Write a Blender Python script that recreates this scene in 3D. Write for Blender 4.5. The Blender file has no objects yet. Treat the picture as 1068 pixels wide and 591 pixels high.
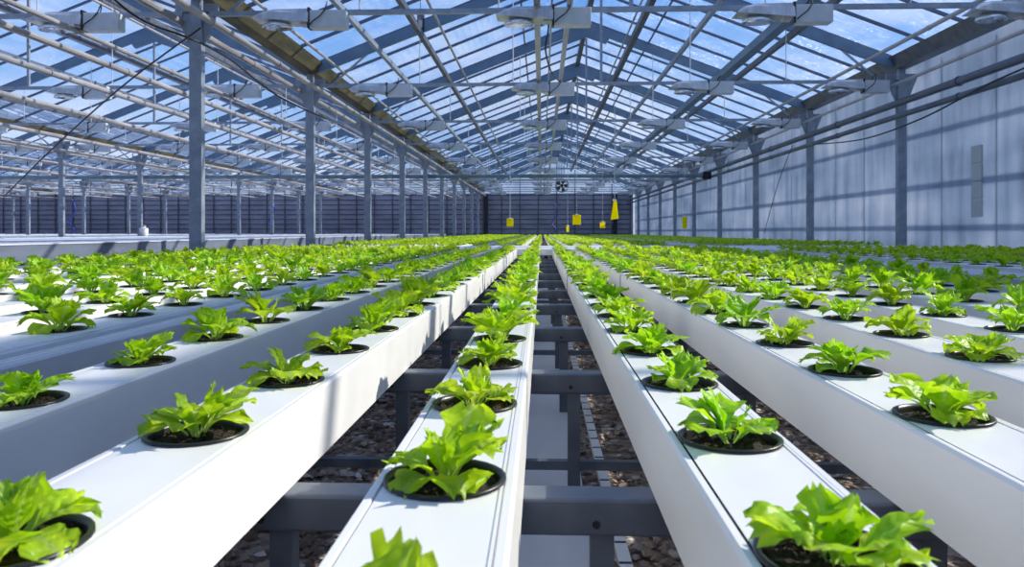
import bpy, bmesh, math, random
from mathutils import Vector, Matrix
R = random.Random(7)
C = bpy.context.scene.collection
sc = bpy.context.scene
PI = math.pi
# ------------------------------------------------------------------ frame
F = 780.0; YAW = math.atan(31/F); sY, cY = math.sin(YAW), math.cos(YAW)
EYE = 0.61; HOR = 241.5
h = 0.22                        # eye height over the gutter tops
D = 4.0                         # post spacing
XL, XR, W = -3.75, 5.65, 9.4    # post rows of the planted span, span width
ZT = EYE - h                    # gutter top
GH = 0.099; GW = 0.127          # gutter height, width
ZB = ZT - GH
TIE = EYE + 2.36; EAVE = EYE + 2.62; RIDGE = EYE + 4.42
YEND = 48.0
def at(px, py, Y):
    t = (px-534)/F
    X = Y*(t*cY - sY)/(cY + t*sY)
    return Vector((X, Y, EYE - (py-HOR)*(-X*sY+Y*cY)/F))
def pix(X, Y, Z):
    d = -X*sY + Y*cY
    if d < .05: return None
    return 534+F*(X*cY+Y*sY)/d, HOR-F*(Z-EYE)/d

# ------------------------------------------------------------------ mesh helpers
class MB:
    def __init__(s): s.v=[]; s.f=[]; s.uv=None; s.mi=[]
    def add(s, v, f, uv=None, mi=0):
        n=len(s.v); s.v+= [tuple(p) for p in v]; s.f+=[tuple(i+n for i in q) for q in f]; s.mi+=[mi]*len(f)
        if uv is not None:
            if s.uv is None: s.uv=[]
            s.uv+=uv
        return s
    def box(s, x0,x1,y0,y1,z0,z1, mi=0):
        return s.add([(x0,y0,z0),(x1,y0,z0),(x1,y1,z0),(x0,y1,z0),(x0,y0,z1),(x1,y0,z1),(x1,y1,z1),(x0,y1,z1)],
            [(0,3,2,1),(4,5,6,7),(0,1,5,4),(1,2,6,5),(2,3,7,6),(3,0,4,7)], mi=mi)
    def bar(s, a, b, w, t, up=(0,0,1)):
        a=Vector(a); b=Vector(b); d=(b-a).normalized(); up=Vector(up)
        x=d.cross(up)
        if x.length<1e-4: x=d.cross(Vector((0,1,0)))
        x.normalize(); u=x.cross(d)
        v=[]
        for p in (a,b):
            for i,j in ((-1,-1),(1,-1),(1,1),(-1,1)): v.append(p+x*i*w/2+u*j*t/2)
        return s.add(v,[(0,1,2,3),(7,6,5,4),(0,4,5,1),(1,5,6,2),(2,6,7,3),(3,7,4,0)])
    def tube(s, pts, r, n=8):
        pts=[Vector(p) for p in pts]; v=[]; f=[]
        m=len(pts)
        for i,p in enumerate(pts):
            d=(pts[min(i+1,m-1)]-pts[max(i-1,0)]).normalized()
            x=d.cross(Vector((0,0,1)))
            if x.length<1e-3: x=d.cross(Vector((0,1,0)))
            x.normalize(); u=x.cross(d)
            for k in range(n):
                a=2*PI*k/n; v.append(p+x*r*math.cos(a)+u*r*math.sin(a))
        for i in range(m-1):
            for k in range(n):
                k2=(k+1)%n; f.append((i*n+k,i*n+k2,(i+1)*n+k2,(i+1)*n+k))
        f.append(tuple(range(n-1,-1,-1))); f.append(tuple(range((m-1)*n,m*n)))
        return s.add(v,f)
    def lathe(s, prof, n=24, c=(0,0,0), sx=1, sy=1, caps=False):
        v=[];f=[]
        for r,z in prof:
            for k in range(n):
                a=2*PI*k/n; v.append((c[0]+sx*r*math.cos(a),c[1]+sy*r*math.sin(a),c[2]+z))
        for i in range(len(prof)-1):
            for k in range(n):
                k2=(k+1)%n; f.append((i*n+k,i*n+k2,(i+1)*n+k2,(i+1)*n+k))
        if caps:
            f.append(tuple(range(n-1,-1,-1))); f.append(tuple(range((len(prof)-1)*n,len(prof)*n)))
        return s.add(v,f)
    def prism(s, prof, y0, y1, close=True, ax='y'):
        # profile in (x,z) extruded along y
        n=len(prof); v=[(p[0],y0,p[1]) for p in prof]+[(p[0],y1,p[1]) for p in prof]
        if ax=='x': v=[(y,x,z) for x,y,z in v]
        f=[(i,(i+1)%n,n+(i+1)%n,n+i) for i in range(n if close else n-1)]
        if close: f+= [tuple(range(n-1,-1,-1)),tuple(range(n,2*n))]
        return s.add(v,f)
    def build(s, name, mat, parent=None, smooth=False, loc=None, bevel=0):
        m=bpy.data.meshes.new(name); m.from_pydata(s.v,[],s.f)
        for q in (mat if isinstance(mat,list) else [mat]): m.materials.append(q)
        if isinstance(mat,list) and len(mat)>1: m.polygons.foreach_set('material_index', s.mi)
        if s.uv is not None:
            l=m.uv_layers.new(name='UVMap')
            for i,lp in enumerate(m.loops): l.data[i].uv=s.uv[lp.vertex_index]
        if smooth: m.polygons.foreach_set('use_smooth',[True]*len(m.polygons))
        m.update()
        o=bpy.data.objects.new(name,m); C.objects.link(o)
        if parent: o.parent=parent
        if loc is not None: o.location=loc
        if bevel:
            b=o.modifiers.new('bevel','BEVEL'); b.width=bevel; b.segments=2; b.limit_method='ANGLE'
        return o
def empty(name, loc=(0,0,0), rz=0):
    o=bpy.data.objects.new(name,None); C.objects.link(o); o.location=loc; o.rotation_euler=(0,0,rz); o.empty_display_size=.05; return o
def tag(o, label=None, cat=None, group=None, kind=None):
    if label: o['label']=label
    if cat: o['category']=cat
    if group: o['group']=group
    if kind: o['kind']=kind
    return o
def copy_tree(o, kids=True):
    c=o.copy(); C.objects.link(c)
    if kids:
        for ch in o.children:
            d=ch.copy(); C.objects.link(d); d.parent=c
            for g in ch.children:
                e=g.copy(); C.objects.link(e); e.parent=d
    return c
ONES=['','first','second','third','fourth','fifth','sixth','seventh','eighth','ninth','tenth','eleventh','twelfth','thirteenth','fourteenth','fifteenth','sixteenth','seventeenth','eighteenth','nineteenth']
def ordn(n):
    if n<20: return ONES[n]
    t=n//10; u=n%10
    return ['','','twentieth','thirtieth','fortieth','fiftieth'][t] if u==0 else ['','','twenty','thirty','forty','fifty'][t]+'-'+ONES[u]

# ------------------------------------------------------------------ materials
def mat(name):
    m=bpy.data.materials.new(name); m.use_nodes=True; nt=m.node_tree; nt.nodes.clear()
    o=nt.nodes.new('ShaderNodeOutputMaterial'); return m,nt,o
def N(nt,t,**k):
    n=nt.nodes.new(t)
    for a,b in k.items():
        if a in n.inputs.keys() if hasattr(n.inputs,'keys') else False: n.inputs[a].default_value=b
        else: setattr(n,a,b)
    return n
def ramp(nt, fac, stops):
    r=nt.nodes.new('ShaderNodeValToRGB'); e=r.color_ramp.elements
    while len(e)<len(stops): e.new(.5)
    for i,(p,c) in enumerate(stops): e[i].position=p; e[i].color=(*c,1) if len(c)==3 else c
    nt.links.new(fac,r.inputs[0]); return r
def pbr(name, col, rough=.5, metal=0, noise=0, scale=8, col2=None, bump=0, bscale=60, coords='Object', stretch=(1,1,1), spec=.5):
    m,nt,o=mat(name)
    p=N(nt,'ShaderNodeBsdfPrincipled'); p.inputs['Base Color'].default_value=(*col,1); p.inputs['Roughness'].default_value=rough; p.inputs['Metallic'].default_value=metal
    p.inputs['Specular IOR Level'].default_value=spec
    nt.links.new(p.outputs[0],o.inputs[0])
    tc=N(nt,'ShaderNodeTexCoord'); mp=N(nt,'ShaderNodeMapping'); mp.inputs['Scale'].default_value=stretch
    nt.links.new(tc.outputs[coords],mp.inputs[0])
    if col2:
        n=N(nt,'ShaderNodeTexNoise'); n.inputs['Scale'].default_value=scale; n.inputs['Detail'].default_value=5
        nt.links.new(mp.outputs[0],n.inputs[0])
        r=ramp(nt,n.outputs[0],[(.35,col),(.68,col2)]); nt.links.new(r.outputs[0],p.inputs['Base Color'])
    if bump:
        n=N(nt,'ShaderNodeTexNoise'); n.inputs['Scale'].default_value=bscale; nt.links.new(mp.outputs[0],n.inputs[0])
        b=N(nt,'ShaderNodeBump'); b.inputs['Strength'].default_value=bump; b.inputs['Distance'].default_value=.01
        nt.links.new(n.outputs[0],b.inputs['Height']); nt.links.new(b.outputs[0],p.inputs['Normal'])
    return m
M={}
M['pvc']=pbr('white_pvc',(.80,.79,.755),.34,col2=(.86,.85,.81),scale=14,stretch=(1,.2,1))
M['pvc_old']=pbr('grey_profile',(.50,.51,.54),.4,col2=(.58,.59,.61),scale=6)
M['seam']=pbr('dark_seam',(.05,.05,.06),.6)
M['steel']=pbr('galvanised_steel',(.23,.275,.335),.42,metal=.3,col2=(.33,.375,.44),scale=9)
M['steel_dark']=pbr('dark_steel',(.07,.08,.10),.45,metal=.2,col2=(.12,.13,.16),scale=8)
M['steel_bench']=pbr('bench_steel',(.10,.115,.14),.45,metal=.3,col2=(.16,.18,.21),scale=12)
M['alu_dark']=pbr('glazing_bar_metal',(.10,.13,.20),.5,metal=.2)
M['rafter']=pbr('rafter_steel',(.11,.18,.26),.5,metal=.2,col2=(.15,.225,.31),scale=4)
M['pipe']=pbr('pale_pipe',(.24,.235,.245),.4,col2=(.38,.36,.36),scale=5,stretch=(1,.3,1))
M['pipe_mid']=pbr('grey_pipe',(.34,.34,.36),.45,metal=.2,col2=(.44,.43,.43),scale=5)
M['pipe_dark']=pbr('dark_pipe',(.05,.07,.11),.4,col2=(.09,.11,.15),scale=3)
M['olive']=pbr('algae_stained_gutter',(.035,.035,.018),.7,col2=(.12,.10,.04),scale=3,stretch=(3,.6,3))
M['lampbox']=pbr('lamp_grey',(.50,.54,.57),.4,col2=(.58,.62,.64),scale=8)
M['hood']=pbr('hood_alu',(.42,.43,.44),.3,metal=.5,col2=(.62,.63,.63),scale=5,stretch=(3,1,1))
M['mirror']=pbr('reflector_alu',(.75,.80,.86),.15,metal=.9)
M['black']=pbr('black_plastic',(.012,.012,.014),.35)
M['cable']=pbr('black_cable',(.01,.012,.016),.5)
def card_mat():
    m,nt,o=mat('yellow_card')
    d=N(nt,'ShaderNodeBsdfDiffuse'); d.inputs[0].default_value=(1,.80,.0,1); t=N(nt,'ShaderNodeBsdfTranslucent'); t.inputs[0].default_value=(1,.92,.02,1)
    x=N(nt,'ShaderNodeMixShader'); x.inputs[0].default_value=.65; nt.links.new(d.outputs[0],x.inputs[1]); nt.links.new(t.outputs[0],x.inputs[2]); nt.links.new(x.outputs[0],o.inputs[0]); return m
M['yellow']=card_mat()
M['rod']=pbr('white_rod',(.6,.62,.66),.4)
M['soil']=pbr('potting_soil',(.012,.008,.006),.95,col2=(.055,.032,.020),scale=160,bump=1.0,bscale=260)
M['whitebox']=pbr('white_panel',(.48,.50,.50),.5)
M['white']=pbr('white_plastic',(.8,.8,.8),.4)
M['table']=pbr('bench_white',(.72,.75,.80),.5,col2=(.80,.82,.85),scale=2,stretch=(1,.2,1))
M['table_side_shade']=pbr('bench_side_shade',(.11,.135,.19),.5,col2=(.21,.25,.33),scale=1.5,stretch=(1,.5,3))  # blue-grey darkened further: shade put into the colour of the sunlit side panels
M['blue']=pbr('blue_hose',(.03,.05,.5),.4)
M['film']=pbr('drain_white',(.62,.64,.68),.45,col2=(.72,.73,.76),scale=10,stretch=(1,.2,1))
M['greenpipe']=pbr('teal_pipe',(.10,.17,.22),.4,col2=(.16,.24,.29),scale=4)

# glass with faint chalky marks
def glass_mat(name, dirt=.25, tint=(.92,.95,1.0), sc_=1.3, base=.03):
    m,nt,o=mat(name)
    tr=N(nt,'ShaderNodeBsdfTransparent'); tr.inputs[0].default_value=(*tint,1)
    gl=N(nt,'ShaderNodeBsdfGlossy'); gl.inputs['Roughness'].default_value=.05; gl.inputs[0].default_value=(.9,.95,1,1)
    lw=N(nt,'ShaderNodeLayerWeight'); lw.inputs[0].default_value=.5; pw=N(nt,'ShaderNodeMath',operation='POWER'); pw.inputs[1].default_value=5; nt.links.new(lw.outputs['Facing'],pw.inputs[0]); ms_=N(nt,'ShaderNodeMath',operation='MULTIPLY_ADD'); ms_.inputs[1].default_value=.5; ms_.inputs[2].default_value=.03; nt.links.new(pw.outputs[0],ms_.inputs[0])
    m1=N(nt,'ShaderNodeMixShader'); nt.links.new(ms_.outputs[0],m1.inputs[0]); nt.links.new(tr.outputs[0],m1.inputs[1]); nt.links.new(gl.outputs[0],m1.inputs[2])
    tl=N(nt,'ShaderNodeBsdfTranslucent'); tl.inputs[0].default_value=(.85,.9,1,1)
    tc=N(nt,'ShaderNodeTexCoord')
    n1=N(nt,'ShaderNodeTexNoise'); n1.inputs['Scale'].default_value=sc_; n1.inputs['Detail'].default_value=3
    mp=N(nt,'ShaderNodeMapping'); mp.inputs['Scale'].default_value=(1.6,7,1.6)
    n2=N(nt,'ShaderNodeTexNoise'); n2.inputs['Scale'].default_value=3.5; n2.inputs['Detail'].default_value=6; n2.inputs['Roughness'].default_value=.75
    nt.links.new(tc.outputs['Object'],n1.inputs[0]); nt.links.new(tc.outputs['Object'],mp.inputs[0]); nt.links.new(mp.outputs[0],n2.inputs[0])
    r1=ramp(nt,n1.outputs[0],[(.38,(0,0,0)),(.62,(1,1,1))]); r2=ramp(nt,n2.outputs[0],[(.48,(.04,.04,.04)),(.66,(.75,.75,.75))])
    bt=N(nt,'ShaderNodeTexVoronoi'); bt.inputs['Scale'].default_value=1; bt.distance='CHEBYCHEV'; mp3=N(nt,'ShaderNodeMapping'); mp3.inputs['Scale'].default_value=(16,9,0)
    nt.links.new(tc.outputs['Object'],mp3.inputs[0]); nt.links.new(mp3.outputs[0],bt.inputs[0]); r3=ramp(nt,bt.outputs['Distance'],[(.16,(1,1,1)),(.34,(0,0,0))])
    n4=N(nt,'ShaderNodeTexNoise'); n4.inputs['Scale'].default_value=2.1; nt.links.new(mp.outputs[0],n4.inputs[0]); n4.inputs['Scale'].default_value=.55; r4=ramp(nt,n4.outputs[0],[(.50,(0,0,0)),(.60,(1,1,1))])
    m34=N(nt,'ShaderNodeMath',operation='MULTIPLY'); nt.links.new(r3.outputs[0],m34.inputs[0]); nt.links.new(r4.outputs[0],m34.inputs[1])
    mx3=N(nt,'ShaderNodeMath',operation='MAXIMUM'); nt.links.new(m34.outputs[0],mx3.inputs[0]); nt.links.new(r2.outputs[0],mx3.inputs[1]); r2=mx3
    mu=N(nt,'ShaderNodeMath',operation='MULTIPLY'); nt.links.new(r1.outputs[0],mu.inputs[0]); nt.links.new(r2.outputs[0],mu.inputs[1])
    ma=N(nt,'ShaderNodeMath',operation='MULTIPLY_ADD'); nt.links.new(mu.outputs[0],ma.inputs[0]); ma.inputs[1].default_value=dirt; ma.inputs[2].default_value=base
    m2=N(nt,'ShaderNodeMixShader'); nt.links.new(ma.outputs[0],m2.inputs[0]); nt.links.new(m1.outputs[0],m2.inputs[1]); nt.links.new(tl.outputs[0],m2.inputs[2])
    nt.links.new(m2.outputs[0],o.inputs[0]); return m
M['glass']=glass_mat('roof_glass',dirt=.46,base=.04)
# twin-wall polycarbonate
def poly_mat(name, c1, c2, c3, trans=.0):
    m,nt,o=mat(name)
    tc=N(nt,'ShaderNodeTexCoord')
    mp=N(nt,'ShaderNodeMapping'); mp.inputs['Scale'].default_value=(1,1.5,.22)
    n1=N(nt,'ShaderNodeTexNoise'); n1.inputs['Scale'].default_value=2.2; n1.inputs['Detail'].default_value=7; n1.inputs['Roughness'].default_value=.6
    nt.links.new(tc.outputs['Object'],mp.inputs[0]); nt.links.new(mp.outputs[0],n1.inputs[0])
    mp2=N(nt,'ShaderNodeMapping'); mp2.inputs['Scale'].default_value=(1,.35,1.0)
    n2=N(nt,'ShaderNodeTexNoise'); n2.inputs['Scale'].default_value=1.4; n2.inputs['Detail'].default_value=3
    nt.links.new(tc.outputs['Object'],mp2.inputs[0]); nt.links.new(mp2.outputs[0],n2.inputs[0])
    av=N(nt,'ShaderNodeMath',operation='ADD'); nt.links.new(n1.outputs[0],av.inputs[0]); nt.links.new(n2.outputs[0],av.inputs[1])
    hf=N(nt,'ShaderNodeMath',operation='MULTIPLY'); nt.links.new(av.outputs[0],hf.inputs[0]); hf.inputs[1].default_value=.5
    r=ramp(nt,hf.outputs[0],[(.32,c1),(.5,c2),(.68,c3)])
    tl=N(nt,'ShaderNodeBsdfTranslucent'); nt.links.new(r.outputs[0],tl.inputs[0])
    df=N(nt,'ShaderNodeBsdfDiffuse'); nt.links.new(r.outputs[0],df.inputs[0])
    gl=N(nt,'ShaderNodeBsdfGlossy'); gl.inputs['Roughness'].default_value=.35
    m1=N(nt,'ShaderNodeMixShader'); m1.inputs[0].default_value=.30; nt.links.new(tl.outputs[0],m1.inputs[1]); nt.links.new(df.outputs[0],m1.inputs[2])
    m2=N(nt,'ShaderNodeMixShader'); m2.inputs[0].default_value=.08; nt.links.new(m1.outputs[0],m2.inputs[1]); nt.links.new(gl.outputs[0],m2.inputs[2])
    last=m2
    if trans:
        tr=N(nt,'ShaderNodeBsdfTransparent'); m3=N(nt,'ShaderNodeMixShader'); m3.inputs[0].default_value=trans
        nt.links.new(m2.outputs[0],m3.inputs[1]); nt.links.new(tr.outputs[0],m3.inputs[2]); last=m3
    nt.links.new(last.outputs[0],o.inputs[0]); return m
M['poly']=poly_mat('polycarbonate_wall',(.29,.35,.44),(.43,.50,.61),(.60,.64,.72))
M['poly_far']=pbr('far_panel',(.24,.25,.32),.5,col2=(.34,.35,.44),scale=.8,stretch=(1,1,2))
M['slat']=pbr('far_slat',(.035,.038,.055),.5)
M['gable']=poly_mat('gable_panel',(.25,.32,.46),(.38,.46,.62),(.55,.60,.72),trans=.25)

def leaf_mat():
    m,nt,o=mat('lettuce_leaf')
    uv=N(nt,'ShaderNodeUVMap'); sep=N(nt,'ShaderNodeSeparateXYZ'); nt.links.new(uv.outputs[0],sep.inputs[0])
    tc=N(nt,'ShaderNodeTexCoord'); n=N(nt,'ShaderNodeTexNoise'); n.inputs['Scale'].default_value=38; n.inputs['Detail'].default_value=3
    nt.links.new(tc.outputs['Object'],n.inputs[0])
    oi=N(nt,'ShaderNodeObjectInfo')
    r=ramp(nt,n.outputs[0],[(.3,(.29,.55,.006)),(.55,(.52,.78,.012)),(.75,(.72,.88,.03))])
    # midrib and petiole, paler
    ab=N(nt,'ShaderNodeMath',operation='ABSOLUTE'); nt.links.new(sep.outputs[1],ab.inputs[0])
    lt=N(nt,'ShaderNodeMapRange'); lt.inputs[1].default_value=.03; lt.inputs[2].default_value=.14; lt.inputs[3].default_value=.75; lt.inputs[4].default_value=0
    nt.links.new(ab.outputs[0],lt.inputs[0])
    pt=N(nt,'ShaderNodeMapRange'); pt.inputs[1].default_value=.1; pt.inputs[2].default_value=.38; pt.inputs[3].default_value=.8; pt.inputs[4].default_value=0
    nt.links.new(sep.outputs[0],pt.inputs[0])
    mx=N(nt,'ShaderNodeMath',operation='MAXIMUM'); nt.links.new(lt.outputs[0],mx.inputs[0]); nt.links.new(pt.outputs[0],mx.inputs[1])
    mc=N(nt,'ShaderNodeMixRGB'); mc.inputs[2].default_value=(.55,.74,.16,1); nt.links.new(mx.outputs[0],mc.inputs[0]); nt.links.new(r.outputs[0],mc.inputs[1])
    hs=N(nt,'ShaderNodeHueSaturation'); nt.links.new(mc.outputs[0],hs.inputs['Color'])
    mr=N(nt,'ShaderNodeMapRange'); mr.inputs[3].default_value=.485; mr.inputs[4].default_value=.515; nt.links.new(oi.outputs['Random'],mr.inputs[0]); nt.links.new(mr.outputs[0],hs.inputs['Hue'])
    p=N(nt,'ShaderNodeBsdfPrincipled'); p.inputs['Roughness'].default_value=.42; nt.links.new(hs.outputs[0],p.inputs['Base Color'])
    # side veins: bump
    w=N(nt,'ShaderNodeTexWave'); w.inputs['Scale'].default_value=2.2; w.inputs['Distortion'].default_value=5; nt.links.new(uv.outputs[0],w.inputs[0])
    b=N(nt,'ShaderNodeBump'); b.inputs['Strength'].default_value=.35; b.inputs['Distance'].default_value=.002; nt.links.new(w.outputs[1],b.inputs['Height']); nt.links.new(b.outputs[0],p.inputs['Normal'])
    tl=N(nt,'ShaderNodeBsdfTranslucent'); nt.links.new(hs.outputs[0],tl.inputs[0])
    ms=N(nt,'ShaderNodeMixShader'); ms.inputs[0].default_value=.5; nt.links.new(p.outputs[0],ms.inputs[1]); nt.links.new(tl.outputs[0],ms.inputs[2])
    nt.links.new(ms.outputs[0],o.inputs[0]); return m
M['leaf']=leaf_mat()
def gravel_mat(name,scale):
    m,nt,o=mat(name)
    tc=N(nt,'ShaderNodeTexCoord'); v=N(nt,'ShaderNodeTexVoronoi'); v.inputs['Scale'].default_value=scale
    nt.links.new(tc.outputs['Object'],v.inputs[0])
    r=ramp(nt,v.outputs['Color'],[(.1,(.08,.055,.04)),(.45,(.24,.17,.12)),(.75,(.36,.29,.24)),(.93,(.75,.72,.68))])
    p=N(nt,'ShaderNodeBsdfPrincipled'); p.inputs['Roughness'].default_value=.85; nt.links.new(r.outputs[0],p.inputs['Base Color'])
    b=N(nt,'ShaderNodeBump'); b.invert=True; b.inputs['Strength'].default_value=1; b.inputs['Distance'].default_value=.02
    nt.links.new(v.outputs['Distance'],b.inputs['Height']); nt.links.new(b.outputs[0],p.inputs['Normal'])
    nt.links.new(p.outputs[0],o.inputs[0]); return m
M['gravel']=gravel_mat('gravel_floor',55)
M['pebble']=gravel_mat('pebbles',22)

# ------------------------------------------------------------------ setting
XLL = XL-4*W
def struct(o): o['kind']='structure'; return o
struct(MB().box(XLL-.3,XR+.5,-4,YEND+.3,-.1,0).build('floor',M['gravel']))
# right wall
wr=struct(MB().box(XR+.27,XR+.285,-4,YEND,0,EAVE+.07).build('wall_right',M['poly']))
mb=MB()
for y in [k*4/3+.66 for k in range(-3,36)]: mb.box(XR+.29,XR+.305,y-.012,y+.012,0,EAVE-.05)
for z,t in ((1.15,.05),(1.78,.06),(2.6,.05)): mb.box(XR+.95,XR+1.0,-4,YEND,z,z+t)  # not mullions: unseen rails added outside to cast shadow bands on the wall
mb.build('mullion',M['steel'],wr)
wl=struct(MB().box(XLL-.22,XLL-.2,-4,YEND,0,EAVE).build('wall_left',M['poly']))
wb=struct(MB().box(XLL-.2,XR+.27,-4.02,-4,0,EAVE).build('wall_back',M['poly']))
# far wall: louvred lower part with mullions, pale gables above
wf=struct(MB().box(XLL-.2,XR+.18,YEND,YEND+.02,0,TIE+.1).build('wall_far',M['poly_far']))
mb=MB()
z=.15
while z<TIE: mb.box(XLL,XR,YEND-.05,YEND-.01,z,z+.035); z+=.31
mb.build('horizontal_rail',M['slat'],wf)
mb=MB()
x=XLL
while x<XR: mb.box(x-.03,x+.03,YEND-.09,YEND-.05,0,EAVE); x+=W/8
mb.build('mullion',M['steel_dark'],wf)
mb=MB(); mb2=MB()
for b in range(5):
    x1=XR-b*W; x0=x1-W; xm=(x0+x1)/2
    mb.add([(x0,YEND,TIE+.1),(x1,YEND,TIE+.1),(x1,YEND,EAVE),(xm,YEND,RIDGE),(x0,YEND,EAVE)],[(0,1,2,3,4)])
    for k in range(1,8):
        xx=x0+k*W/8; zt=EAVE+(RIDGE-EAVE)*(1-abs(xx-xm)/(W/2)); mb2.box(xx-.025,xx+.025,YEND-.05,YEND-.01,TIE,zt)
    for zz in (3.3,3.62,3.94,4.26,4.6):
        hw=(RIDGE-zz)/(RIDGE-EAVE)*W/2
        mb2.box(xm-hw,xm+hw,YEND-.05,YEND-.01,zz,zz+.03)
mb.build('gable_panel',M['gable'],wf); mb2.build('gable_bar',M['steel_dark'],wf)

# roof glazing: one ceiling per slope, with its glazing bars
for b in range(5):
    x1=XR-b*W; x0=x1-W; xm=(x0+x1)/2
    for sgn,xe in ((1,x1),(-1,x0)):
        a=(xm+sgn*.04,RIDGE+.09); e=(xe-sgn*.12,EAVE+.09+.12*(RIDGE-EAVE)/(W/2))
        o=MB().add([(a[0],-4,a[1]),(e[0],-4,e[1]),(e[0],YEND,e[1]),(a[0],YEND,a[1])],[(0,1,2,3)]).build('ceiling',M['glass'])
        struct(o)
        g=MB(); y=-4.0
        while y<=YEND+.01:
            g.bar((a[0],y,a[1]-.02),(e[0],y,e[1]-.02),.032,.045); y+=1.0
        # cross clips at a third of the slope on alternating panes
        g.bar((a[0]*.72+e[0]*.28,-4,a[1]*.72+e[1]*.28-.02),(a[0]*.72+e[0]*.28,YEND,a[1]*.72+e[1]*.28-.02),.03,.03)
        g.build('glazing_bar',M['alu_dark'],o)
    struct(MB().box(xm-.05,xm+.05,-4,YEND,RIDGE-.02,RIDGE+.1).build('trim_ridge',M['steel_dark']))

SPAN=['the planted span']+['the %s span to the left'%ordn(k) for k in range(1,5)]
# valley gutters over the post rows
for b in range(0,6):
    x=XR-b*W
    mb=MB().prism([(x-.20,EAVE+.12),(x-.10,EAVE-.06),(x+.10,EAVE-.06),(x+.20,EAVE+.12),(x+.185,EAVE+.12),(x+.09,EAVE-.045),(x-.09,EAVE-.045),(x-.185,EAVE+.12)],-4,YEND)
    o=mb.build('roof_gutter',M['olive'] if 0<b else M['steel_dark'])
    tag(o,['dark eave gutter running along the top of the right wall','olive stained roof gutter above the near row of left posts','stained roof gutter above the second row of posts to the left','stained roof gutter above the third row of posts to the left','stained roof gutter above the fourth row of posts to the left','stained roof gutter along the far left wall'][b],'roof gutter','roof gutters')

# ------------------------------------------------------------------ posts
def make_post():
    root=empty('steel_post')
    z1=TIE+.02-0
    MB().prism([(-.07,0.012),(.07,0.012),(.07,z1),(-.07,z1)],-.045,.045).build('shaft',M['steel'],root,bevel=.006)
    MB().box(-.12,.12,-.1,.1,0,.012).build('base_plate',M['steel'],root)
    # flared gussets that carry the rafters and pipes
    for s in (-1,1):
        MB().prism([(s*.07,z1-.36),(s*.085,z1-.36),(s*.24,z1+.02),(s*.24,z1+.10),(s*.07,z1+.10)],-.008,.008).build('gusset',M['steel'],root)
        b=MB()
        for zz in (z1-.26,z1-.05): b.lathe([(.012,-.01),(.012,.01)],6,caps=True,c=(s*.10,0,0)); 
        b.v=[(x,-.012-.0 if z<0 else -.03,zc) for (x,y,z),zc in zip(b.v,[0]*len(b.v))] if False else b.v
    MB().box(-.14,.14,-.06,.06,z1,z1+.012).build('head_plate',M['steel'],root)
    MB().box(-.05,.05,-.04,.04,z1+.012,EAVE-.065).build('stub',M['steel'],root)
    return root
proto=make_post()
first=True
rowname=['set against the right wall','in the nearest row left of the lettuce beds','in the second row beyond the left beds','in the third row beyond the left beds','in the fourth row beyond the left beds']
for b in range(5):
    x=XR-b*W
    n=0
    for k in range(1,12):
        y=k*D; p=pix(x,y,1.5)
        if not p or not (-40<p[0]<1110): continue
        n+=1
        o=proto if first else copy_tree(proto); first=False
        o.location=(x,y,0)
        tag(o,'galvanised steel post %s, %s from the camera'%(rowname[b],ordn(n)),'post',['posts along the right wall','posts in the nearest left row','posts in the second left row','posts in the third left row','posts in the fourth left row'][b])

# ------------------------------------------------------------------ trusses
def make_truss():
    root=empty('roof_truss')
    e=EAVE; r=RIDGE; hw=W/2
    for s in (-1,1):
        MB().bar((s*(hw-.12),0,e+.03),(0,0,r-.03),.06,.17,up=(0,0,1)).build('rafter',M['rafter'],root)
    MB().box(-hw+.15,hw-.15,-.025,.025,TIE-.02,TIE+.03).build('tie_bar',M['steel'],root)
    MB().prism([(-.5,r-.30),(-.42,r-.42),(0,r-.27),(.42,r-.42),(.5,r-.30),(.05,r-.04),(-.05,r-.04)],-.05,.05).build('apex_plate',M['rafter'],root)
    for s in (-1,1):
        for q in (.30,.62):
            xx=s*hw*q; zz=e+(r-e)*(1-q)-.05
            MB().tube([(xx,0,TIE),(xx,0,zz)],.008,6).build('hanger_rod',M['rod'],root)
    MB().bar((0,0,TIE),(0,0,r-.3),.04,.04,up=(0,1,0)).build('king_post',M['steel'],root)
    for s in (-1,1): MB().bar((s*hw*.93,0,TIE),(s*hw*.78,0,e+(r-e)*.22-.05),.03,.03,up=(0,1,0)).build('brace',M['steel'],root)
    return root
pt=make_truss(); first=True
for b in range(5):
    xm=XR-b*W-W/2
    n=0
    for k in range(1,12):
        o=pt if first else copy_tree(pt); first=False
        o.location=(xm,k*D,0)
        if k>=2: n+=1; lab='steel roof truss over %s, %s visible from the camera'%(SPAN[b],ordn(n))
        else: lab='steel roof truss over %s, nearly above the camera'%SPAN[b]
        tag(o,lab,'roof truss','roof trusses of '+SPAN[b])

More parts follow.
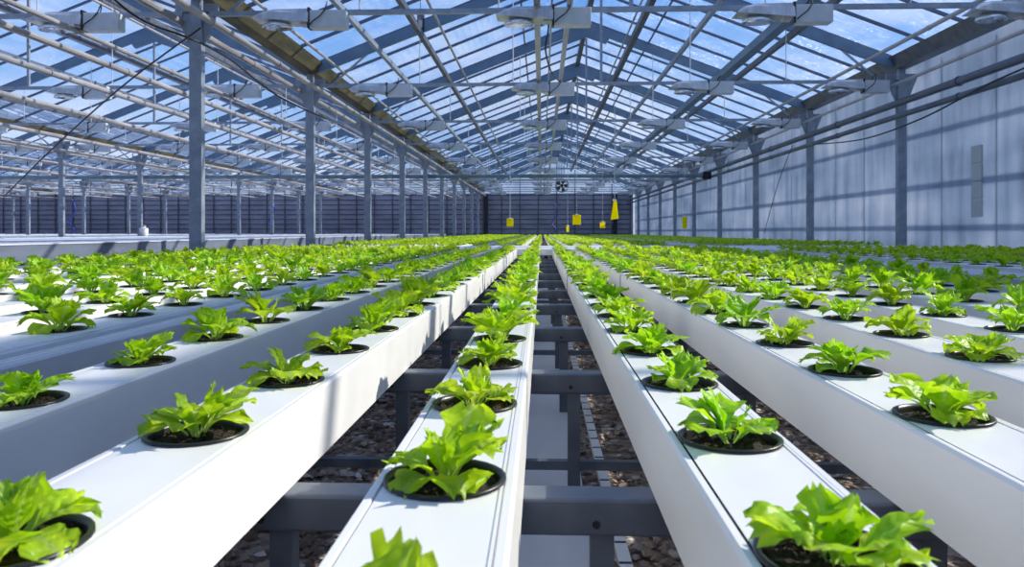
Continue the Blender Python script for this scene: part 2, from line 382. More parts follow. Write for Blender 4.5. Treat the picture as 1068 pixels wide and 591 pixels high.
# purlins: (x, z, size, material, kind, label)
def slope_z(x):
    xm=(XL+XR)/2
    return EAVE+(RIDGE-EAVE)*(1-abs(x-xm)/(W/2))-.10
def longi(name,x,z,r,m,label,cat,square=False,y0=-1.0,y1=YEND-.1,group=None):
    mb=MB()
    if square: mb.box(x-r,x+r,y0,y1,z-min(r*1.3,.07),z+min(r*1.3,.07))
    else:
        mb.tube([(x,y0,z),(x,y1,z)],r,10)
        y=2.0
        while y<y1 and not square:
            mb.tube([(x,y,z),(x,y+.05,z)],r*1.22,10); y+=4.0
    o=mb.build(name,m,smooth=False); tag(o,label,cat,group); return o
PL=[(-3.28,.022,'grey','lowest on the left slope'),(-2.60,.030,'steel','second from the left eave'),(-1.93,.036,'dark','third up the left slope'),(-1.62,.022,'pale','highest on the left slope'),
    (1.86,.05,'dark','highest on the right slope'),(1.72,.018,'pale','thin one beside the highest right'),(2.76,.034,'steel','second down the right slope'),(3.70,.085,'rafter','thick blue one on the right slope'),(3.95,.036,'dark','beside the thick blue one'),(5.08,.03,'grey','lowest on the right slope')]
mm={'grey':M['pipe_mid'],'steel':M['steel'],'dark':M['steel_dark'],'pale':M['pipe'],'rafter':M['rafter']}
for x,r,kd,lb in PL:
    longi('roof_purlin',x,slope_z(x)-.06,r,mm[kd],'%s lengthwise roof purlin, %s'%({'grey':'grey','steel':'steel','dark':'dark','pale':'pale','rafter':'broad'}[kd],lb),'purlin',square=kd in('dark','rafter','steel'),group='purlins of the planted span')
for b in range(1,5):
    for j,off in enumerate((-3.4,-2.0,-.9,.9,2.0,3.4)):
        xm=XR-b*W-W/2; x=xm+off
        longi('roof_purlin',x,EAVE+(RIDGE-EAVE)*(1-abs(off)/(W/2))-.17,.025 if j%2 else .035,M['pipe_mid'] if j%2 else M['steel_dark'],
              'lengthwise roof purlin of %s, %s from its left eave'%(SPAN[b],ordn(j+1)),'purlin',square=(j%2==0),group='purlins of the left spans')
# rails and pipes near tie level
longi('service_rail',-.05,TIE+.08,.035,M['pipe_mid'],'grey rail running lengthwise above the lamps, left of the ridge','rail',square=True)
longi('service_rail',.30,TIE+.08,.028,M['pipe_mid'],'grey rail running lengthwise above the lamps, right of the ridge','rail',square=True)
longi('service_rail',.11,TIE+.10,.012,M['pipe'],'thin pale conduit between the two rails under the ridge','conduit')
HP=[(-3.58,2.30,.042,'pale heating pipe on the right side of the near left posts'),(-3.93,2.30,.042,'pale heating pipe on the left side of the near left posts'),
    (-5.05,2.2,.028,'pale overhead heating pipe, first beyond the near left posts'),(-5.67,2.2,.042,'pale overhead heating pipe, second beyond the near left posts'),
    (-6.75,2.2,.042,'pale overhead heating pipe, third beyond the near left posts'),(-8.5,2.2,.042,'pale overhead heating pipe, fourth beyond the near left posts'),
    (-11.0,2.2,.042,'pale overhead heating pipe, fifth beyond the near left posts')]
for x,H,r,lb in HP: longi('heating_pipe',x,EYE+H-.02,r,M['pipe'],lb,'pipe',y0=1.0,group='overhead heating pipes on the left')
for b in range(1,4):
    for j,off in enumerate((-.17,.17,-2.4,-5.2)):
        longi('heating_pipe',XR-(b+1)*W+off,EYE+2.2,.04,M['pipe'],'pale overhead heating pipe, %s at the %s row of left posts'%(ordn(j+1),ordn(b+1)),'pipe',y0=6.0,group='overhead heating pipes of the far spans')
longi('wall_pipe',5.48,EYE+2.28,.025,M['pipe_mid'],'thin grey pipe along the right wall, topmost','pipe')
longi('wall_pipe',5.46,EYE+1.97,.055,M['pipe_dark'],'thick dark heating pipe along the right wall, upper of two','pipe',group='dark pipes on the right wall')
longi('wall_pipe',5.46,EYE+1.77,.042,M['pipe_dark'],'dark heating pipe along the right wall, lower of two','pipe',group='dark pipes on the right wall')
# thick crosswise main pipe
mb=MB().tube([(XLL,24.22,EYE+1.80),(5.4,24.22,EYE+1.80)],.065,12)
x=XLL+1
while x<5: mb.tube([(x,24.22,EYE+1.80),(x+.08,24.22,EYE+1.80)],.08,12); x+=2.35
root=empty('main_pipe',(0,0,0)); tag(root,'thick teal grey main pipe crossing the whole width, below the lamps','pipe')
mb.build('pipe',M['greenpipe'],root)
MB().tube([(XLL,24.22,EYE+1.66),(5.3,24.22,EYE+1.66)],.022,8).build('return_pipe',M['pipe_mid'],root)
MB().box(5.15,5.42,24.12,24.32,EYE+1.68,EYE+1.92).build('valve_box',M['black'],root,bevel=.01)
mb=MB(); x=XLL+2
while x<5.3: mb.tube([(x,24.22,EYE+1.8),(x,24.0,EYE+2.35)],.008,6); x+=4.7
mb.build('suspension_rod',M['rod'],root)

# ------------------------------------------------------------------ grow lamps
def make_lamp():
    root=empty('grow_lamp')
    MB().box(0,.40,-.075,.075,-.155,.035).build('ballast_box',M['lampbox'],root,bevel=.012)
    hood=MB(); 
    # folded hood: ridge on top, flaring down and tapering away from the box
    v=[(0,-.09,.0),(0,.09,.0),(0,.06,.055),(0,-.06,.055),(0,-.11,-.10),(0,.11,-.10),
       (-.42,-.12,.01),(-.42,.12,.01),(-.40,.05,.05),(-.40,-.05,.05),(-.60,-.13,-.055),(-.60,.13,-.055),(-.52,.05,.02),(-.52,-.05,.02),(-.20,-.13,-.09),(-.20,.13,-.09)]
    f=[(3,2,8,9),(0,3,9,6),(2,1,7,8),(9,8,12,13),(6,9,13,10),(8,7,11,12),(12,11,10,13),(0,6,10,14,4),(1,5,15,11,7),(4,14,15,5),(14,10,11,15),(0,4,5,1,2,3)]
    hood.add(v,f); hood.build('hood',M['hood'],root)
    rf=MB().lathe([(.05,.0),(.10,-.01),(.155,-.045),(.165,-.075),(.16,-.078),(.10,-.02),(.04,-.012)],16,c=(-.36,0,-.06),sy=.75)
    rf.build('reflector',M['mirror'],root,smooth=True)
    MB().tube([(-.22,0,-.105),(-.46,0,-.105)],.022,10).build('bulb',M['mirror'],root,smooth=True)
    MB().box(-.10,.0,-.06,.06,-.12,-.02).build('socket',M['hood'],root,bevel=.008)
    pts=[(.02,-.09,-.13),(.05,-.11,-.10),(.13,-.10,-.04),(.18,-.08,.04),(.19,-.04,.13),(.17,0,.10),(.15,0,.03)]
    MB().tube(pts,.007,6).build('cable',M['cable'],root)
    MB().box(-.012,.012,-.085,.03,-.16,.06).build('clamp',M['black'],root)
    return root
pl=make_lamp(); first=True
LX=[[-2.48,.12,2.62,5.02]]+[[-4.95-(b-1)*W,-7.45-(b-1)*W,-9.85-(b-1)*W,-12.15-(b-1)*W] for b in range(1,4)]
bars=list(range(2,12))
vis={}
for b,xs in enumerate(LX):
    for k in bars:
        row=[x for x in sorted(xs) if (lambda p: p and -30<p[0]<1100)(pix(x,k*D,TIE))]
        for j,x in enumerate(row):
            o=pl if first else copy_tree(pl); first=False
            if len(bars) and b: sx=1
            o.location=(x,k*D-.06,TIE-.035)
            tag(o,'%s grow lamp from left on the %s bar, %s'%(ordn(j+1),ordn(k-1),SPAN[b]),'grow lamp','grow lamps over '+SPAN[b])

# ------------------------------------------------------------------ rows (centres in units of h)
ROWS=[(-.39,3.006,'first gutter left of the central gap'),(-1.71,2.33,'second gutter left of the central gap'),(-3.07,4.30,'third gutter left of the central gap')]
for i in range(9): ROWS.append((-4.90-1.27*i,[4.80,5.1,5.5,4.9,5.3,4.6,5.0,5.6,4.7][i],'%s planted gutter left of the bare grey gutter'%ordn(i+1)))
for i,(c,ph) in enumerate([(.905,2.33),(2.17,4.14),(3.49,6.10),(4.80,5.2),(6.10,5.8),(7.40,5.0),(8.70,5.6)]): ROWS.append((c,ph,'%s gutter right of the central gap'%ordn(i+1)))
for i in range(9): ROWS.append((13.3+1.30*i,5.0+.3*(i%4),'%s shaded gutter right of the broad grey one'%ordn(i+1)))
SP=1.315*h; Y0=-.35; Y1=9.45; Y2=11.75; Y3=45.5; R0=.052
stations=[]   # (x, y, row, idx)
row_st={}
for ri,(c,ph,nm) in enumerate(ROWS):
    x=c*h; y=ph*h
    while y-SP>Y0+.1: y-=SP
    l=[]
    while y<Y1-.12: l.append(y); y+=SP
    row_st[ri]=l
def gutter(x, ys, y0, y1, label, group, holes=True):
    root=empty('growing_gutter',(x,y0,0)); tag(root,label,'growing gutter',group)
    hw=GW/2; L=y1-y0
    z0=ZB-ZT; 
    # channel body: side walls with rolled top lips and small foot lips, open top (local z from ZT)
    prof=[(-hw,z0),(-hw,-.004),(-hw+.003,0),(-hw+.009,0),(-hw+.011,-.003),(-hw+.011,z0+.004),(hw-.011,z0+.004),(hw-.011,-.003),(hw-.009,0),(hw-.003,0),(hw,-.004),(hw,z0),(hw-.012,z0),(-hw+.012,z0)]
    MB().prism([(a,b+ZT) for a,b in prof],0,L).build('channel',M['pvc'],root)
    # lid with a round hole for every pot
    li=hw-.0118; lid=MB(); zt=ZT-.0005; n=24
    if holes:
        edges=[0]
        for yy in ys:
            edges+= [yy-y0-R0-.004, yy-y0+R0+.004]
        edges.append(L)
        for i in range(0,len(edges),2):
            a,b=edges[i],edges[i+1]
            if b>a+.001: lid.add([(-li,a,zt),(li,a,zt),(li,b,zt),(-li,b,zt)],[(0,1,2,3)])
        for yy in ys:
            cy=yy-y0; q=R0+.004; v=[];f=[]
            for k in range(n):
                a=2*PI*(k+.5)/n; ca,sa=math.cos(a),math.sin(a)
                v.append((R0*.985*ca,cy+R0*.985*sa,zt))
                # matching outer point; clamp onto the station's rectangle
                t=min(li/max(abs(ca),1e-6), q/max(abs(sa),1e-6)); t=max(t,R0*1.0)
                v.append((max(-li,min(li,t*ca)),cy+max(-q,min(q,t*sa)),zt))
            for k in range(n):
                k2=(k+1)%n; f.append((2*k,2*k+1,2*k2+1,2*k2))
            # corners
            lid.add(v,f)
            for sx,sy_ in ((1,1),(-1,1),(-1,-1),(1,-1)):
                # nearest ring points around this corner
                best=sorted(range(n),key=lambda k:(v[2*k+1][0]-sx*li)**2+(v[2*k+1][1]-cy-sy_*q)**2)[:2]
                p1,p2=v[2*best[0]+1],v[2*best[1]+1]
                tri=[p1,p2,(sx*li,cy+sy_*q,zt)]
                nz=(tri[1][0]-tri[0][0])*(tri[2][1]-tri[0][1])-(tri[1][1]-tri[0][1])*(tri[2][0]-tri[0][0])
                if abs(nz)>1e-9: lid.add(tri if nz>0 else tri[::-1],[(0,1,2)])
    else: lid.add([(-li,0,zt),(li,0,zt),(li,L,zt),(-li,L,zt)],[(0,1,2,3)])
    lid.box(hw-.0135,hw-.0109,0,L,ZT-.006,ZT+.0004)
    lid.build('lid',M['pvc'],root)
    e=MB().box(-hw-.002,hw+.002,-.006,0,z0+ZT-.001,ZT+.001).box(-hw-.002,hw+.002,L,L+.006,z0+ZT-.001,ZT+.001); e.build('end_cap',M['pvc'],root)
    if holes:
        j=MB()
        for yy in (4.3,7.0,8.6): 
            for s in (-1,1): j.box(s*(hw+.0012)-.0012,s*(hw+.0012)+.0012,yy-.004,yy+.004,ZB+.004,ZT-.006)
        j.build('joint',M['seam'],root)
    return root
for ri,(c,ph,nm) in enumerate(ROWS):
    gutter(c*h,row_st[ri],Y0,Y1,'white near gutter, %s'%nm,'near lettuce gutters')
    gutter(c*h,None,Y2,Y3,'far gutter in line with the %s'%nm,'far lettuce gutters',holes=False)
# bare grey gutters
def bare(x0,x1,y0,y1,label):
    root=empty('bare_gutter',(0,0,0)); tag(root,label,'gutter')
    MB().prism([(x0,ZB),(x1,ZB),(x1,ZT-.008),(x1-.004,ZT-.004),(x1-.03,ZT-.004),(x1-.032,ZT-.012),(x0+.032,ZT-.012),(x0+.03,ZT-.004),(x0+.004,ZT-.004),(x0,ZT-.008)],y0,y1).build('channel',M['pvc_old'],root)
    MB().box(x0+.05,x0+.056,y0,y1,ZT-.0125,ZT-.0085).box(x1-.056,x1-.05,y0,y1,ZT-.0125,ZT-.0085).build('seam_line',M['pvc'],root)
bare(-4.60*h,-4.04*h,Y0,Y1,'bare grey gutter without plants between the left lettuce gutters')
bare(-4.60*h,-4.04*h,Y2,Y3,'bare grey gutter without plants, continuing behind the cross trough on the left')
bare(10.3*h,12.3*h,Y0,Y1,'broad bare grey gutter between the sunny and shaded right beds')
bare(10.3*h,12.3*h,Y2,Y3,'broad bare grey gutter on the right, continuing behind the cross trough')
# cross trough between the two benches
root=empty('cross_trough',(0,0,0)); tag(root,'white collecting trough crossing between the near and far benches','trough')
MB().prism([(Y1+.02,ZB+.02),(Y2-.02,ZB+.02),(Y2-.02,ZT-.004),(Y2-.03,ZT+.002),(Y1+.03,ZT+.002),(Y1+.02,ZT-.004)],-3.6,5.4,ax='x').build('trough',M['pvc'],root)
for x in (-3.4,-1.8,-.32,.073,1.6,3.4,5.2): MB().box(x-.015,x+.015,(Y1+Y2)/2-.015,(Y1+Y2)/2+.015,0,ZB+.02).build('leg',M['steel_bench'],root)

# bench frames
def frame(y,label,unseen=False):
    root=empty('bench_frame',(0,y,0)); tag(root,label,'bench frame','steel bench frames')
    MB().box(-3.62,5.42,0,.05,ZB-.045,ZB).build('crossbeam',M['steel_bench'],root,bevel=.004)
    b=MB()
    for x in [-.52+.045*k for k in range(30)]:
        if abs((x/.135)%1-.5)<.2: b.lathe([(.0045,0),(.0045,.003)],8,c=(0,0,0),caps=True); b.v[-16:]=[(x+vx,-vz,ZB-.03+vy) for vx,vy,vz in b.v[-16:]]
    if b.v: b.build('bolt',M['black'],root)
    xs=[.073+.392*k for k in range(-3,5)]+[-3.5,-2.6,-1.8,2.4,3.3,4.2,5.3]
    for x in xs: MB().box(x-.014,x+.014,.008,.036,.0,ZB-.045).build('leg',M['steel_bench'],root)
    MB().box(-3.5,5.3,.012,.032,EYE-2.40*h-.012,EYE-2.40*h+.008).build('lower_rail',M['steel_bench'],root)
n=0
for k in range(13):
    y=.895+.79*k
    if y>Y1: break
    n+=1; frame(y,'dark steel bench frame under the near gutters, %s from the camera'%ordn(n))
for k in range(5): frame(Y2+.1+.79*k*2,'dark steel bench frame behind the cross trough, %s one'%ordn(k+1))
# drain strips and mesh tray on the ground
root=empty('ground_drain',(0,0,0)); tag(root,'white drain channel on the gravel below the central gap','drain channel')
MB().box(-.60*h,.41*h,-.3,Y1,.001,.012).build('bed',M['film'],root)
MB().box(.41*h,.43*h,-.3,Y1,.001,.022).box(-.62*h,-.60*h,-.3,Y1,.001,.022).build('rim',M['film'],root)
root=empty('floor_profile',(0,0,0)); tag(root,'narrow white perforated profile lying beside the ground drain','floor profile')
MB().box(.63*h,.74*h,-.3,Y1,.001,.014).build('strip',M['white'],root)
mb=MB(); y=0
while y<Y1: mb.box(.635*h,.735*h,y,y+.006,.014,.0155); y+=.09
mb.build('slot',M['seam'],root)
# gravel
def pebble_mesh():
    v=[];f=[]
    t=MB()
    for i in range(5200):
        y=.7+5.0*R.random()**1.3; x=R.uniform(-.62,.62)*(1+.12*y)
        if -.64*h<x<.45*h or .61*h<x<.76*h: continue
        s=R.uniform(.006,.017); z=R.uniform(.0,.006)+s*.3
        a=R.random()*6.28; sx,sy2,sz=s*R.uniform(.8,1.5),s*R.uniform(.6,1.1),s*R.uniform(.5,.8)
        vs=[]
        for (px_,py_,pz_) in ((1,0,0),(-1,0,0),(0,1,0),(0,-1,0),(0,0,1),(0,0,-.3),(.6,.6,.5),(-.6,.6,.5),(-.6,-.6,.5),(.6,-.6,.5)):
            px_*=sx*R.uniform(.85,1.15);py_*=sy2*R.uniform(.85,1.15);pz_*=sz
            vs.append((x+px_*math.cos(a)-py_*math.sin(a),y+px_*math.sin(a)+py_*math.cos(a),max(.0,z+pz_)))
        t.add(vs,[(0,6,9),(0,2,6),(2,7,6),(2,1,7),(1,8,7),(1,3,8),(3,9,8),(3,0,9),(6,7,4),(7,8,4),(8,9,4),(9,6,4),(0,5,2),(2,5,1),(1,5,3),(3,5,0)])
    return t
tag(pebble_mesh().build('gravel',M['pebble']),'brown and grey gravel stones covering the ground under the benches','gravel',kind='stuff')

# ------------------------------------------------------------------ lettuces
def leaf(mb, L, Wd, e0, bend, az, base, ph, nu=11, nv=8, ruf=1.0, twist=0):
    v=[];uv=[];f=[]
    ca,sa=math.cos(az),math.sin(az)
    # spine
    pts=[(0.,0.)]; th=[e0]
    for i in range(1,nu+1):
        u=i/nu; t=e0-bend*(u**1.3); pts.append((pts[-1][0]+math.cos(t)*L/nu,pts[-1][1]+math.sin(t)*L/nu)); th.append(t)
    for i in range(nu+1):
        u=i/nu
        if u<.26: w=.11
        else:
            q=(u-.26)/.74; w=.11+.89*math.sin(min(1,q*1.35)*PI/2)
            if q>.58: w*=math.sqrt(max(.0,1-((q-.58)/.50)**2))*.9+.10*(1-q)
        w*=Wd/2*(1+.22*math.sin(u*15+ph)*(1 if u>.3 else 0))
        for j in range(nv+1):
            s=j/nv*2-1
            wob=ruf*L*.075*(abs(s)**1.6)*max(0,u-.25)*math.sin(u*13+ph*2+s*2.4)
            wob+=ruf*L*.05*max(0,u-.4)*math.sin(s*7+ph)
            cup=.30*w*s*s*(1-u*.9)
            ext=L*(.085*math.sin(s*8.5+ph*3)-.10*s*s)*max(0,u-.45)*1.6
            r=pts[i][0]+ext*math.cos(th[i]); z=pts[i][1]+ext*math.sin(th[i])
            nx,nz=-math.sin(th[i]),math.cos(th[i])
            off=cup+wob
            r+=nx*off; z+=nz*off; yy=s*w*(1-.12*abs(s))+twist*z*.3
            v.append((base[0]+r*ca-yy*sa,base[1]+r*sa+yy*ca,base[2]+max(z,-.004)))
            uv.append((u,s))
    for i in range(nu):
        for j in range(nv):
            a=i*(nv+1)+j; f.append((a,a+nv+1,a+nv+2,a+1))
    mb.add(v,f,uv)
def plant(seed,lod):
    r=random.Random(seed); mb=MB(); n=r.choice([8,9,10]) if lod<2 else 6
    a0=r.random()*6.28
    nu,nv=((12,8),(6,4),(3,2))[lod]
    for k in range(n):
        az=a0+2*PI*k/n*1.0+r.uniform(-.35,.35)
        low=r.random()
        L=r.uniform(.050,.078); e=r.uniform(.75,1.2); bd=r.uniform(.7,1.75)
        leaf(mb,L,L*r.uniform(.80,1.10),e,bd,az,(.008*math.cos(az),.008*math.sin(az),0),r.random()*6.28,nu,nv,r.uniform(.8,1.5),r.uniform(-1,1))
    for k in range(6 if lod<2 else 2):
        az=r.random()*6.28; L=r.uniform(.038,.062)
        leaf(mb,L,L*r.uniform(.65,.9),r.uniform(1.15,1.5),r.uniform(.2,.9),az,(.004*math.cos(az),.004*math.sin(az),0),r.random()*6.28,nu,nv,r.uniform(.9,1.6),r.uniform(-1,1))
    return mb
VAR=10
lmesh=[]
for i in range(VAR):
    o=plant(100+i,0).build('leaves',M['leaf'],smooth=True); lmesh.append(o.data); bpy.data.objects.remove(o)
pot=MB().lathe([(.040,-.050),(.0485,-.002),(.0495,.0015),(.0545,.0025),(.0545,.0005),(.0505,-.0005)],28)
pot2=MB().lathe([(.0545,.0005),(.0545,.0028),(.053,.0035),(.0500,.0030),(.0485,-.001),(.046,-.022),(.040,-.050),(.0,-.050)],28)
po=pot2.build('pot',M['black'],smooth=True); pm=po.data; bpy.data.objects.remove(po)
smeshes=[]
for i in range(4):
    r=random.Random(50+i); sv=MB(); v=[];f=[];n=20;rings=7
    v.append((0,0,0))
    for a in range(1,rings+1):
        for k in range(n):
            rr=.0487*a/rings; t=2*PI*k/n; v.append((rr*math.cos(t),rr*math.sin(t),-.0035+r.uniform(-.003,.004)-.004*(a/rings)**2))
    for k in range(n): f.append((0,1+k,1+(k+1)%n))
    for a in range(rings-1):
        for k in range(n):
            p=1+a*n+k; q=1+a*n+(k+1)%n; f.append((p,p+n,q+n,q))
    sv.add(v,f)
    for q in range(16):   # fibres
        x,y=r.uniform(-.03,.03),r.uniform(-.03,.03); a=r.random()*6.28; l=r.uniform(.006,.018)
        sv.tube([(x,y,-.003),(x+math.cos(a)*l*.5,y+math.sin(a)*l*.5,.001+r.random()*.003),(x+math.cos(a)*l,y+math.sin(a)*l,-.003)],.0007,4)
    so=sv.build('soil',M['soil'],smooth=False); smeshes.append(so.data); bpy.data.objects.remove(so)
allst=[]
for ri,(c,ph,nm) in enumerate(ROWS):
    n=0
    for y in row_st[ri]:
        p=pix(c*h,y,ZT+.02)
        inview=False
        if p:
            m_=.075*F/max(y,.1); inview=(-m_<p[0]<1068+m_) and p[1]<591+m_*.55
        if inview: n+=1
        allst.append((c*h,y,ri,n if inview else 0))
seen=sorted([s for s in allst if s[3]],key=lambda s:s[1]**2+s[0]**2)
near=seen[:300]; rest=seen[300:]
cols={}
for i,(x,y,ri,n) in enumerate(near):
    vi=R.randrange(VAR); s=.98 if y<.42 else R.uniform(.84,1.0) if y<1.5 else R.uniform(1.0,1.24) if ri<3 or y>2.2 else R.uniform(.9,1.1) if y<1.6 else R.uniform(.86,1.12)
    root=empty('lettuce_plant',(x,y,ZT)); 
    tag(root,'%s visible green lettuce in the %s'%(ordn(n),ROWS[ri][2]),'lettuce','lettuces in the '+ROWS[ri][2])
    rz=R.random()*6.28
    a=bpy.data.objects.new('leaves',lmesh[vi]); C.objects.link(a); a.parent=root; a.location=(0,0,-.004); a.scale=(s,s,s*(R.uniform(1.0,1.2) if y<1.5 else R.uniform(1.15,1.4))); a.rotation_euler=(0,0,rz)
    b=bpy.data.objects.new('pot',pm); C.objects.link(b); b.parent=root
    d=bpy.data.objects.new('soil',smeshes[i%4]); C.objects.link(d); d.parent=root; d.rotation_euler=(0,0,rz)
# the rest of the near bench and all of the far bench as one mass
lows=[[plant(300+i,1) for i in range(6)],[plant(400+i,2) for i in range(6)]]
mass=MB(); mass.uv=[]; pots=MB()
def put(src,x,y,s,rz):
    c_,s_=math.cos(rz)*s,math.sin(rz)*s
    mass.add([(x+vx*c_-vy*s_,y+vx*s_+vy*c_,ZT+vz*s*1.15) for vx,vy,vz in src.v],src.f,src.uv)
for x,y,ri,n in rest:
    put(lows[0][R.randrange(6)],x,y,R.uniform(1.0,1.35),R.random()*6.28); pots.lathe([(.0535,.0005),(.0535,.0028),(.049,.002),(.0,.0)],10,c=(x,y,ZT))
for ri,(c,ph,nm) in enumerate(ROWS):
    y=Y2+.12+.1*(ri%3)
    while y<Y3-.1:
        if y<20 or True: put(lows[0 if y<14 else 1][R.randrange(6)],c*h,y,R.uniform(1.1,1.4),R.random()*6.28)
        if y<16: pots.lathe([(.0535,.0005),(.0535,.0028),(.049,.002),(.0,.0)],8,c=(c*h,y,ZT))
        y+=SP
FO=tag(mass.build('lettuce_foliage',M['leaf'],smooth=True),'mass of small green lettuces filling the beds in the distance','lettuce',kind='stuff')
tag(pots.build('pot',M['black'],FO),kind='stuff')

# ------------------------------------------------------------------ left benches without plants
LB=[(-5.75,-6.95),(-7.5,-8.7),(-9.2,-10.4),(-10.9,-12.4),(-14.1,-16.2),(-17,-19.2),(-20,-22),(-23.6,-26.5),(-27.5,-30.5),(-33.2,-36.5)]
for i,(a,b) in enumerate(LB):
    root=empty('empty_bench',((a+b)/2,0,0)); tag(root,'long empty white topped bench, %s beyond the near left posts'%ordn(i+1),'bench','empty benches in the left spans')
    w=(a-b)/2; zt=EYE-.135
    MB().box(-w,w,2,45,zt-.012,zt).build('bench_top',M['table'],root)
    MB().box(-w+.01,-w+.04,2.02,44.9,zt-.21,zt-.012).box(w-.04,w-.01,2.02,44.9,zt-.21,zt-.012).build('side_panel',M['table_side_shade'],root)
    for k in range(1,8):
        for s in (-1,1): MB().box(s*w*.8-.025,s*w*.8+.025,6*k-.025,6*k+.025,0,zt-.012).build('leg',M['steel_bench'],root)
p=at(150,243,23.0)
root=empty('white_canister',(p.x,23,EYE-.135)); tag(root,'small white canister standing on an empty bench beside a left post','canister')
MB().lathe([(.10,0),(.13,.01),(.13,.22),(.11,.25),(.06,.26),(.06,.29),(.0,.29)],16).build('body',M['white'],root,smooth=True)
MB().tube([(-.05,0,.27),(-.05,0,.33),(.05,0,.33),(.05,0,.27)],.012,6).build('handle',M['white'],root)

# ------------------------------------------------------------------ sticky traps, fan, wall plates, cables
def trap(px,py,Y,w,hh,label,rz=0,tri=False):
    p=at(px,py,Y)
    root=empty('sticky_trap',p,rz); tag(root,label,'sticky trap','yellow sticky traps')
    if tri:
        m=MB().add([(-w/2,-.004,-hh/2),(w/2,.01,-hh/2+.02),(w*.25,.0,hh/2),(-w*.12,0,hh/2),(-w/2,.004,-hh/2),(w/2,.018,-hh/2+.02),(w*.25,.008,hh/2),(-w*.12,.008,hh/2)],
            [(0,1,2,3),(7,6,5,4),(0,4,5,1),(1,5,6,2),(2,6,7,3),(3,7,4,0)])
        m.build('card',M['yellow'],root)
    else: MB().box(-w/2,w/2,-.003,.003,-hh/2,hh/2).build('card',M['yellow'],root,bevel=.001)
    yb=D*round(Y/D)
    MB().tube([(0,0,hh/2-.01),(0,0,TIE-.02-p.z)],.0045,5).build('string',M['rod'],root)
    MB().box(-.03,.03,-.012,.012,hh/2-.008,hh/2+.02).build('clip',M['white'],root)
trap(532,232,16,.155,.175,'yellow sticky card, leftmost of those over the central beds',.5)
trap(592,238.5,20,.11,.16,'smallest yellow sticky card, low beside the larger square one',.9)
trap(601.5,229,16,.18,.21,'square yellow sticky card, the largest one near the centre',.2)
trap(628.5,234.5,20,.14,.16,'orange yellow sticky card between the square card and the tall one',-.3)
trap(641,219,12,.125,.31,'tall tapering yellow sticky sheet twisted on its string',.0,True)
trap(714,232,20,.17,.32,'yellow sticky card in front of the right wall',.6)
# circulation fan
p=at(586,193.5,28)
root=empty('circulation_fan',p); tag(root,'round dark circulation fan hanging under the lamps near the far end','fan')
rg=MB().lathe([(.235,-.06),(.26,-.06),(.26,.06),(.235,.06),(.235,-.06)],28); rg.v=[(x,z,y) for x,y,z in rg.v]; rg.build('housing',M['steel_dark'],root,smooth=False)
hb=MB().lathe([(.0,-.05),(.055,-.05),(.055,.05),(.0,.05)],16); hb.v=[(x,z,y) for x,y,z in hb.v]; hb.build('hub',M['black'],root)
for k in range(5):
    a=k*2*PI/5; v=[]
    for r_,dw in ((.05,.25),(.14,.42),(.225,.38)):
        for s,dy in ((-1,-.03),(1,.03)):
            v.append((r_*math.cos(a+s*dw),dy,r_*math.sin(a+s*dw)))
    v+= [(x,y+.008,z) for x,y,z in v]
    MB().add(v,[(0,1,3,2),(2,3,5,4),(6,8,9,7),(8,10,11,9),(0,2,8,6),(2,4,10,8),(1,7,9,3),(3,9,11,5),(4,5,11,10),(0,6,7,1)]).build('blade',M['black'],root)
gd=MB()
for k in range(3): 
    rr=.08+.07*k; gd.tube([(rr*math.cos(t*PI/12),-.065,rr*math.sin(t*PI/12)) for t in range(25)],.004,4)
gd.build('guard',M['steel'],root)
MB().tube([(0,0,.26),(0,0,TIE-.02-p.z)],.012,6).build('hanger',M['steel'],root)
# plates on the right wall
p0=at(990,152,10.1)
root=empty('wall_plates',(XR+.27,10.4,EYE)); tag(root,'column of four pale square plates fixed on the right wall','wall plate')
for k in range(4):
    zc=1.17-k*.245
    MB().box(-.03,0,-.12,.12,zc-.235,zc).build('plate',M['whitebox'],root,bevel=.008)
# small sensor hanging left of the ridge
p=at(439,23,12)
root=empty('climate_sensor',p); tag(root,'small dark climate sensor box hanging under the left roof slope','sensor')
MB().box(-.06,.06,-.05,.05,-.16,.12).build('case',M['black'],root,bevel=.02)
MB().box(-.03,.03,-.056,-.05,-.10,.02).build('face',M['whitebox'],root)
MB().tube([(0,0,.12),(-.02,0,.5)],.006,5).build('cord',M['cable'],root)
def cable(pts,r,label,name='power_cable'):
    # Catmull-Rom
    P=[Vector(q) for q in pts]; out=[]
    for i in range(len(P)-1):
        a=P[max(i-1,0)];b=P[i];c_=P[i+1];d=P[min(i+2,len(P)-1)]
        for t in [k/8 for k in range(8)]:
            out.append(.5*((2*b)+(c_-a)*t+(2*a-5*b+4*c_-d)*t*t+(3*b-a-3*c_+d)*t**3))
    out.append(P[-1]); return tag(MB().tube(out,r,6).build(name,M['cable'],smooth=True),label,'cable')
def wallpt(px,py,x=5.38):
    # point on the plane X=x seen at the pixel
    t=(px-534)/F; Y=x*(cY+t*sY)/(t*cY-sY); return at(px,py,Y)
cable([wallpt(1090,62),wallpt(1030,88),wallpt(960,124),wallpt(900,145),wallpt(850,150.5)],.012,'black cable sagging from the pipes along the right wall')
cable([wallpt(827,151),wallpt(812,190),wallpt(797,243)],.008,'thin dark cable slanting down the right wall between two posts')
cable([(-3.62,7.8,TIE-.2),at(130,88,8.6),at(60,150,9.6),at(4,205,10.6)],.010,'thin dark stay running down left from the nearest left post')
cable([at(116,-3,7.4),at(150,22,7.6),at(203,42,7.7),at(240,62,8.6),at(290,100,10.3),at(340,124,12)],.012,'black cable draped across the nearest left post')
cable([at(572,8,8),at(572,30,8.0),at(569,52,8.1),at(575,75,8.6),at(583,84,9.2)],.010,'dark cable looping down below the ridge rails')
for i,(px,py0,py1,Y) in enumerate([(560,186,244,44),(690,0,0,0)][:1]): pass
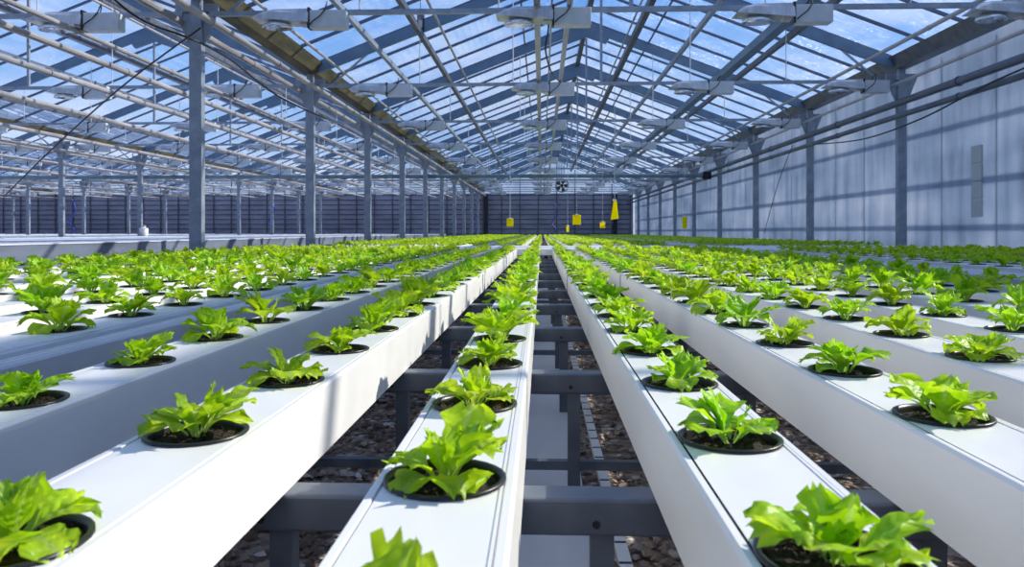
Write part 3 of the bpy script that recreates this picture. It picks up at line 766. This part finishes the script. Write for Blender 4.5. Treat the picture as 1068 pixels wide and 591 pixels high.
# blue hoses at the far wall
def hose(px,Y,label):
    a=at(px,212,Y); cable([(a.x,Y,2.4),(a.x+.2,Y,1.8),(a.x-.15,Y,1.2),(a.x+.1,Y,.8),(a.x,Y,.45)],.03,label,'hanging_hose').data.materials[0]=M['blue']
hose(75,40,'blue hose hanging in front of the far wall, leftmost')
hose(283,42,'blue hose hanging at the far wall beside the left posts')
hose(495,45.9,'blue hose hanging at the left corner of the planted span')
hose(578,45.9,'blue hose hanging at the middle of the far wall')
# dark door posts at the far wall
for x,lab in ((XL+.2,'dark steel column against the far wall at the left corner'),(XR-1.0,'dark steel column against the far wall on the right')):
    tag(MB().prism([(x-.12,0),(x+.12,0),(x+.12,TIE),(x-.12,TIE)],YEND-.5,YEND-.26).build('wall_column',M['black']),lab,'column')

# ------------------------------------------------------------------ light
S=Vector((1.35,.55,1.0)).normalized()
sun=bpy.data.lights.new('sun','SUN'); sun.energy=5.8; sun.angle=math.radians(.6); sun.color=(1,.93,.81)
so=bpy.data.objects.new('sun',sun); C.objects.link(so); so.rotation_euler=S.to_track_quat('Z','Y').to_euler()
w=bpy.data.worlds.new('sky'); sc.world=w; w.use_nodes=True; nt=w.node_tree; nt.nodes.clear()
out=nt.nodes.new('ShaderNodeOutputWorld'); bg=nt.nodes.new('ShaderNodeBackground'); nt.links.new(bg.outputs[0],out.inputs[0])
tc=nt.nodes.new('ShaderNodeTexCoord'); sep=nt.nodes.new('ShaderNodeSeparateXYZ'); nt.links.new(tc.outputs['Generated'],sep.inputs[0])
r=ramp(nt,sep.outputs[2],[(.0,(.36,.42,.52)),(.06,(.42,.62,.92)),(.3,(.14,.37,.84)),(.8,(.055,.21,.64))])
mp=nt.nodes.new('ShaderNodeMapping'); mp.inputs['Scale'].default_value=(1.2,1.2,3.2); nt.links.new(tc.outputs['Generated'],mp.inputs[0])
n=nt.nodes.new('ShaderNodeTexNoise'); n.inputs['Scale'].default_value=2.6; n.inputs['Detail'].default_value=9; n.inputs['Roughness'].default_value=.6; nt.links.new(mp.outputs[0],n.inputs[0])
r2=ramp(nt,n.outputs[0],[(.46,(0,0,0)),(.72,(.85,.85,.85))])
mx=nt.nodes.new('ShaderNodeMixRGB'); mx.inputs[2].default_value=(.95,.98,1.05,1); nt.links.new(r2.outputs[0],mx.inputs[0]); nt.links.new(r.outputs[0],mx.inputs[1])
nt.links.new(mx.outputs[0],bg.inputs[0]); bg.inputs[1].default_value=1.03

# ------------------------------------------------------------------ camera
cam=bpy.data.cameras.new('camera'); co=bpy.data.objects.new('camera',cam); C.objects.link(co)
cam.sensor_width=36; cam.lens=F/1068*36; cam.shift_y=-(295.5-HOR)/1068; cam.clip_start=.02; cam.clip_end=300
co.location=(0,0,EYE); co.rotation_euler=(PI/2,0,YAW)
cam.dof.use_dof=True; cam.dof.focus_distance=1.9; cam.dof.aperture_fstop=12
sc.camera=co
sc.view_settings.view_transform='Standard'; sc.view_settings.look='None'; sc.view_settings.exposure=0.13; sc.view_settings.gamma=1
sc.view_settings.use_curve_mapping=False
sc.cycles.transparent_max_bounces=20; sc.cycles.max_bounces=8; sc.cycles.use_denoising=True
sc.cycles.sample_clamp_indirect=6
